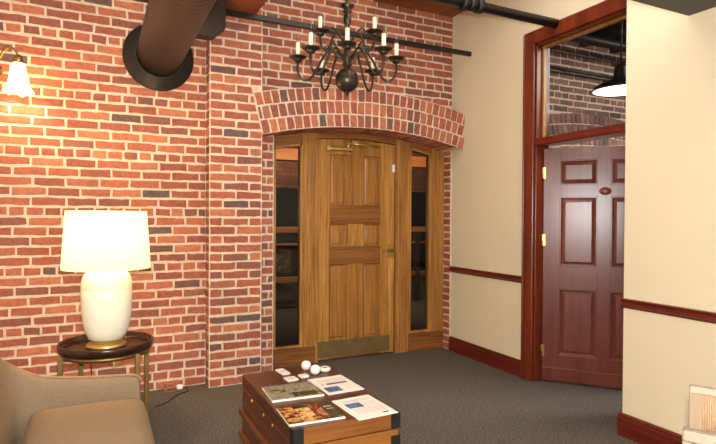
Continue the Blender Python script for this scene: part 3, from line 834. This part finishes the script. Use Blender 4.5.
# ------------------------------------------------------------------ trunk coffee table
X0, X1, Y0, Y1, ZT_ = -2.583, -2.036, -2.42, -1.462, .45
tr = thing('trunk_table', ((X0 + X1) / 2, (Y0 + Y1) / 2, 0), 'wooden trunk coffee table with pine end and black iron corners', 'table')
mb = MB(); mb.box(X0, X1, Y0 + .02, Y1, .03, .368, .004); mb.build('chest_body', M['trunk_top'], tr)
mb = MB(); mb.box(X0 - .002, X1 + .002, Y0 + .018, Y1 + .002, .374, ZT_, .004); mb.build('lid', M['trunk_top'], tr)
for z0, z1 in ((.374, .448), (.25, .368), (.14, .247), (.03, .137)):
    mb = MB(); mb.box(X0 + .003, X1 - .003, Y0, Y0 + .022, z0, z1, .003); mb.build('pine_plank', M['trunk_pine'], tr)
for z in (.225, .085):
    mb = MB(); mb.box(X0 - .02, X0 + .002, Y0 + .02, Y1 + .02, z - .018, z + .018, .004); mb.build('batten', M['trunk_mid'], tr)
mb = MB(); mb.box(X0 - .004, X0 + .002, Y0 + .02, Y1, .366, .376, .001); mb.build('lid_strip', M['trunk_mid'], tr)
for y in (-1.70, -1.94, -2.1):
    mb = MB(); mb.lathe([(0, 0), (.011, 0), (.009, .005), (0, .007)], c=(X0 - .003, y, .362), seg=12, mat=Matrix.Rotation(-PI / 2, 4, 'Y')); mb.build('brass_stud', M['brass'], tr)
def corner(x, z0, z1, sx):
    mb = MB(); w = .045
    xa, xb = (x - .004, x + w) if sx > 0 else (x - w, x + .004)
    mb.box(xa, xb, Y0 - .005, Y0 + .001, z0, z1, .001)
    xs = (x - .006, x) if sx > 0 else (x, x + .006)
    mb.box(xs[0], xs[1], Y0 - .005, Y0 + .045, z0, z1, .001)
    if z1 > .44: mb.box(xa, xb, Y0 - .005, Y0 + .03, ZT_ - .001, ZT_ + .0009)
    mb.build('corner_bracket', M['iron'], tr)
for x, s_ in ((X0, 1), (X1, -1)):
    for z0, z1 in ((.376, .452), (.25, .34), (.03, .09)): corner(x, z0, z1, s_)

# ------------------------------------------------------------------ things on the trunk
ZS = ZT_ + .0012
def rotz(cx, cy, a): return Matrix.Translation((cx, cy, 0)) @ Matrix.Rotation(a, 4, 'Z')
def booklet(name, cx, cy, w, h, a, t, label, cat, pics, group, curl=0):
    o = thing(name, (cx, cy, ZS), label, cat, group)
    Mx = rotz(cx, cy, a)
    p = MB()
    p.box(-w / 2, w / 2, -h / 2, h / 2, ZS, ZS + t, .0008, mat=Mx); p.build('pages', M['paper'], o)
    for nm, x0, x1, y0, y1, mat, lift in pics:
        q = MB(); q.box(x0 * w, x1 * w, y0 * h, y1 * h, ZS + t + lift * .0002, ZS + t + .0003 + lift * .0002, mat=Mx); q.build(nm, M[mat], o)
    return o
G = 'magazines on the trunk'
booklet('magazine', -2.418, -1.915, .285, .245, R_(-3), .010, 'magazine with a muted garden photograph cover, on the trunk nearer the white cards', 'magazine',
        [('cover', -.495, .495, -.47, .495, 'cover_garden', 1), ('cover_photo', -.05, .42, -.40, -.12, 'cover_dark', 2), ('cover_photo', -.46, -.12, -.05, .30, 'cover_leaf', 2), ('cover_photo', -.02, .45, -.02, .44, 'cover_garden', 2)], G)
booklet('magazine', -2.444, -2.257, .278, .24, R_(-3), .008, 'magazine with warm brown and orange photographs, at the near end of the trunk', 'magazine',
        [('cover', -.495, .495, -.46, .495, 'cover_dark', 1), ('cover_photo', -.48, -.24, -.40, .46, 'cover_food', 2), ('cover_photo', -.23, .05, -.44, .30, 'cover_warm', 2), ('cover_photo', .06, .26, -.40, .47, 'cover_red', 2), ('cover_title', .30, .46, .18, .24, 'grey_ink', 2), ('cover_title', .32, .46, .05, .09, 'grey_ink', 2)], G)
G = 'white brochures on the trunk'
lines = lambda x0, x1, ys: [('text_line', x0, x1, y, y + .012, 'grey_ink', 1) for y in ys]
booklet('brochure', -2.15, -1.888, .222, .30, R_(2), .004, 'white brochure with a dark title bar, at the back right of the trunk', 'brochure',
        [('title_bar', -.22, .36, .01, .085, 'ink', 1), ('cover_photo', -.42, -.02, -.40, -.12, 'blue_pic', 1), ('title_mark', -.36, -.30, .03, .07, 'ink', 1)] + lines(-.35, .4, (.3, .25, .15)), G)
booklet('brochure', -2.162, -2.283, .222, .298, R_(3), .004, 'white brochure with a small blue picture, at the front right corner of the trunk', 'brochure',
        [('cover_photo', -.36, .02, .0, .22, 'blue_pic', 1), ('logo', .2, .34, -.40, -.36, 'ink', 1)] + lines(-.34, .4, (.36, .32, .28)) + lines(.06, .42, (.18, .13, .08, .03)) + lines(-.34, .42, (-.06, -.11, -.16, -.21, -.26)), G)
def cards(cx, cy, w, h, a, t, label):
    o = MB(); Mx = rotz(cx, cy, a)
    for k in range(4):
        j = random.uniform(-.002, .002)
        o.box(-w / 2 + j, w / 2 + j, -h / 2, h / 2, ZS + t * k / 4, ZS + t * (k + .9) / 4, .0006, mat=Mx)
    ob = thing('card_stack', (cx, cy, ZS), label, 'cards', 'white card stacks on the trunk')
    o.build('cards', M['paper'], ob)
    q = MB(); q.box(-w * .3, w * .3, -h * .1, h * .02, ZS + t, ZS + t + .0004, mat=Mx); q.build('print', M['grey_ink'], ob)
cards(-2.35, -1.53, .05, .115, R_(6), .009, 'stack of white cards nearest the far left corner of the trunk')
cards(-2.35, -1.692, .066, .07, R_(6), .009, 'stack of white cards just behind the garden magazine')
cards(-2.262, -1.665, .05, .055, R_(4), .009, 'small stack of white cards below the two round white holders')
def holder(cx, cy, r, label):
    o = thing('votive_holder', (cx, cy, ZS), label, 'candle holder', 'round white candle holders')
    pr = []
    for k in range(15):
        t = R_(-62 + k * (112 / 14)); pr.append((r * math.cos(t), ZS + r * .88 + r * math.sin(t)))
    b_ = [(0, ZS)] + pr + [(pr[-1][0] - .004, pr[-1][1]), (pr[-1][0] * .8, pr[-1][1] - r * .5), (0, pr[-1][1] - r * .6)]
    mb = MB(); mb.lathe(b_, c=(cx, cy, 0), seg=32); mb.build('globe', M['white'], o)
    mb = MB(); mb.lathe([(0, pr[-1][1] - r * .58), (r * .42, pr[-1][1] - r * .58), (r * .42, pr[-1][1] - r * .3), (0, pr[-1][1] - r * .3)], c=(cx, cy, 0), seg=20); mb.build('candle', M['candle'], o)
holder(-2.195, -1.53, .031, 'round white candle holder, the left one of the pair on the trunk')
holder(-2.178, -1.645, .031, 'round white candle holder, the right one of the pair on the trunk')
o = thing('small_dish', (-2.10, -1.61, ZS), 'flat white round dish with a dark centre, right of the candle holders', 'dish')
mb = MB(); mb.lathe([(0, ZS), (.028, ZS), (.036, ZS + .008), (.036, ZS + .02), (.028, ZS + .025), (.018, ZS + .024), (.014, ZS + .014), (0, ZS + .013)], c=(-2.10, -1.61, 0), seg=32); mb.build('rim', M['ceramic'], o)
mb = MB(); mb.lathe([(0, ZS + .014), (.013, ZS + .014), (.011, ZS + .022), (0, ZS + .022)], c=(-2.10, -1.61, 0), seg=20); mb.build('wick_cup', M['iron'], o)

# ------------------------------------------------------------------ cane-backed chair at the right edge
cc = thing('cane_chair', (-1.15, -3.75, 0), 'whitewashed chair with a cane back panel by the near cream wall', 'chair')
# back runs from its far upright towards the camera
B = Vector((-1.42, -3.475, 0)); bd = Vector((.49, -.872, 0)).normalized(); bn = Vector((-bd.y, bd.x, 0)); 
if bn.dot(Vector((1, 1, 0))) < 0: bn = -bn                     # away from the camera
CMx = Matrix(((bd.x, bn.x, 0, B.x), (bd.y, bn.y, 0, B.y), (0, 0, 1, 0), (0, 0, 0, 1)))
BW = .52
def cb(name, x0, x1, y0, y1, z0, z1, mat, bev=.004, par=cc):
    q = MB(); q.box(x0, x1, y0, y1, z0, z1, bev, mat=CMx); return q.build(name, mat, par)
ZR = .645
cb('back_post', 0, .045, 0, .03, ZR, .802, M['taupe']); cb('back_post', BW - .045, BW, 0, .03, ZR, .802, M['taupe'])
cb('top_rail', .002, BW - .002, -.003, .033, .778, .804, M['cane_wood'])
cb('lower_rail', -.018, BW + .018, -.035, .033, ZR - .042, ZR, M['cane_wood'], .008)
q = MB()
for k in range(62):
    u = .046 + k * (BW - .092) / 61
    q.tube([CMx @ Vector((u, .014, ZR)), CMx @ Vector((u, .014, .78))], .0022, 5)
for k in range(19):
    z = ZR + .004 + k * .0071
    q.tube([CMx @ Vector((.045, .017, z)), CMx @ Vector((BW - .045, .017, z))], .0022, 5)
q.build('cane_panel', M['cane'], cc)
for u in (-.018, BW - .012): cb('rear_leg', u, u + .03, -.03, .03, 0, ZR - .04, M['cane_wood'])
for u in (-.018, BW - .012): cb('front_leg', u, u + .03, -.45, -.41, 0, .40, M['cane_wood'])
cb('seat', -.02, BW + .02, -.47, .03, .40, .44, M['cane_wood'], .008)

# ------------------------------------------------------------------ lights
def point(name, loc, e, col, r=.05):
    l = bpy.data.lights.new(name, 'POINT'); l.energy = e; l.color = col; l.shadow_soft_size = r
    o = bpy.data.objects.new(name, l); o.location = loc; COL.objects.link(o); return o
def area(name, loc, rot_, e, col, sx_, sy_):
    l = bpy.data.lights.new(name, 'AREA'); l.energy = e; l.color = col; l.shape = 'RECTANGLE'; l.size = sx_; l.size_y = sy_
    o = bpy.data.objects.new(name, l); o.location = loc; o.rotation_euler = rot_; COL.objects.link(o); return o
WARM = (1.0, .70, .38)
point('table_lamp_light', (tx, ty, 1.30), 25, WARM, .05)
point('sconce_light', (sx, sy, 2.33), 8, WARM, .03)
point('pendant_light', (px, py, pz - .02), 14, (1, .92, .78), .06)
area('ceiling_fill', (-2.0, -3.2, 3.85), (0, 0, 0), 64, (1, .96, .90), 3.0, 3.6)  # unseen overhead fill, added for the room's ambient brightness
point('camera_flash', (-3.36, -4.70, 1.55), 195, (1, 1, 1), .04)
area('corridor_fill', (0, 2.0, 2.85), (R_(62), 0, 0), 55, (1, .8, .55), 3.0, .6)  # added unseen light, aimed to brighten the corridor beam
area('next_room_fill', (1.9, -2.6, 3.3), (R_(35), 0, 0), 80, (1, .94, .84), 1.5, 1.0)  # added fill that evens out the brick beyond the transom
wd = bpy.data.worlds.new('world'); sc.world = wd; wd.use_nodes = True
wd.node_tree.nodes['Background'].inputs[0].default_value = (.02, .02, .02, 1)

# ------------------------------------------------------------------ camera
yaw, pit, rol, f = .452998, -.0096736, .0059823, 534.97
d = Vector((math.sin(yaw) * math.cos(pit), math.cos(yaw) * math.cos(pit), math.sin(pit)))
r = d.cross(Vector((0, 0, 1))).normalized(); u = r.cross(d)
r2 = r * math.cos(rol) + u * math.sin(rol); u2 = u * math.cos(rol) - r * math.sin(rol)
cd = bpy.data.cameras.new('camera'); cd.sensor_width = 36; cd.lens = f / 716 * 36; cd.clip_start = .05
cam = bpy.data.objects.new('camera', cd); COL.objects.link(cam)
cam.matrix_world = Matrix(((r2.x, u2.x, -d.x, -3.383), (r2.y, u2.y, -d.y, -4.709), (r2.z, u2.z, -d.z, 1.42), (0, 0, 0, 1)))
sc.camera = cam
sc.view_settings.view_transform = 'Standard'; sc.view_settings.look = 'None'
sc.view_settings.exposure = 0.75; sc.view_settings.gamma = 1.0; sc.view_settings.use_curve_mapping = False
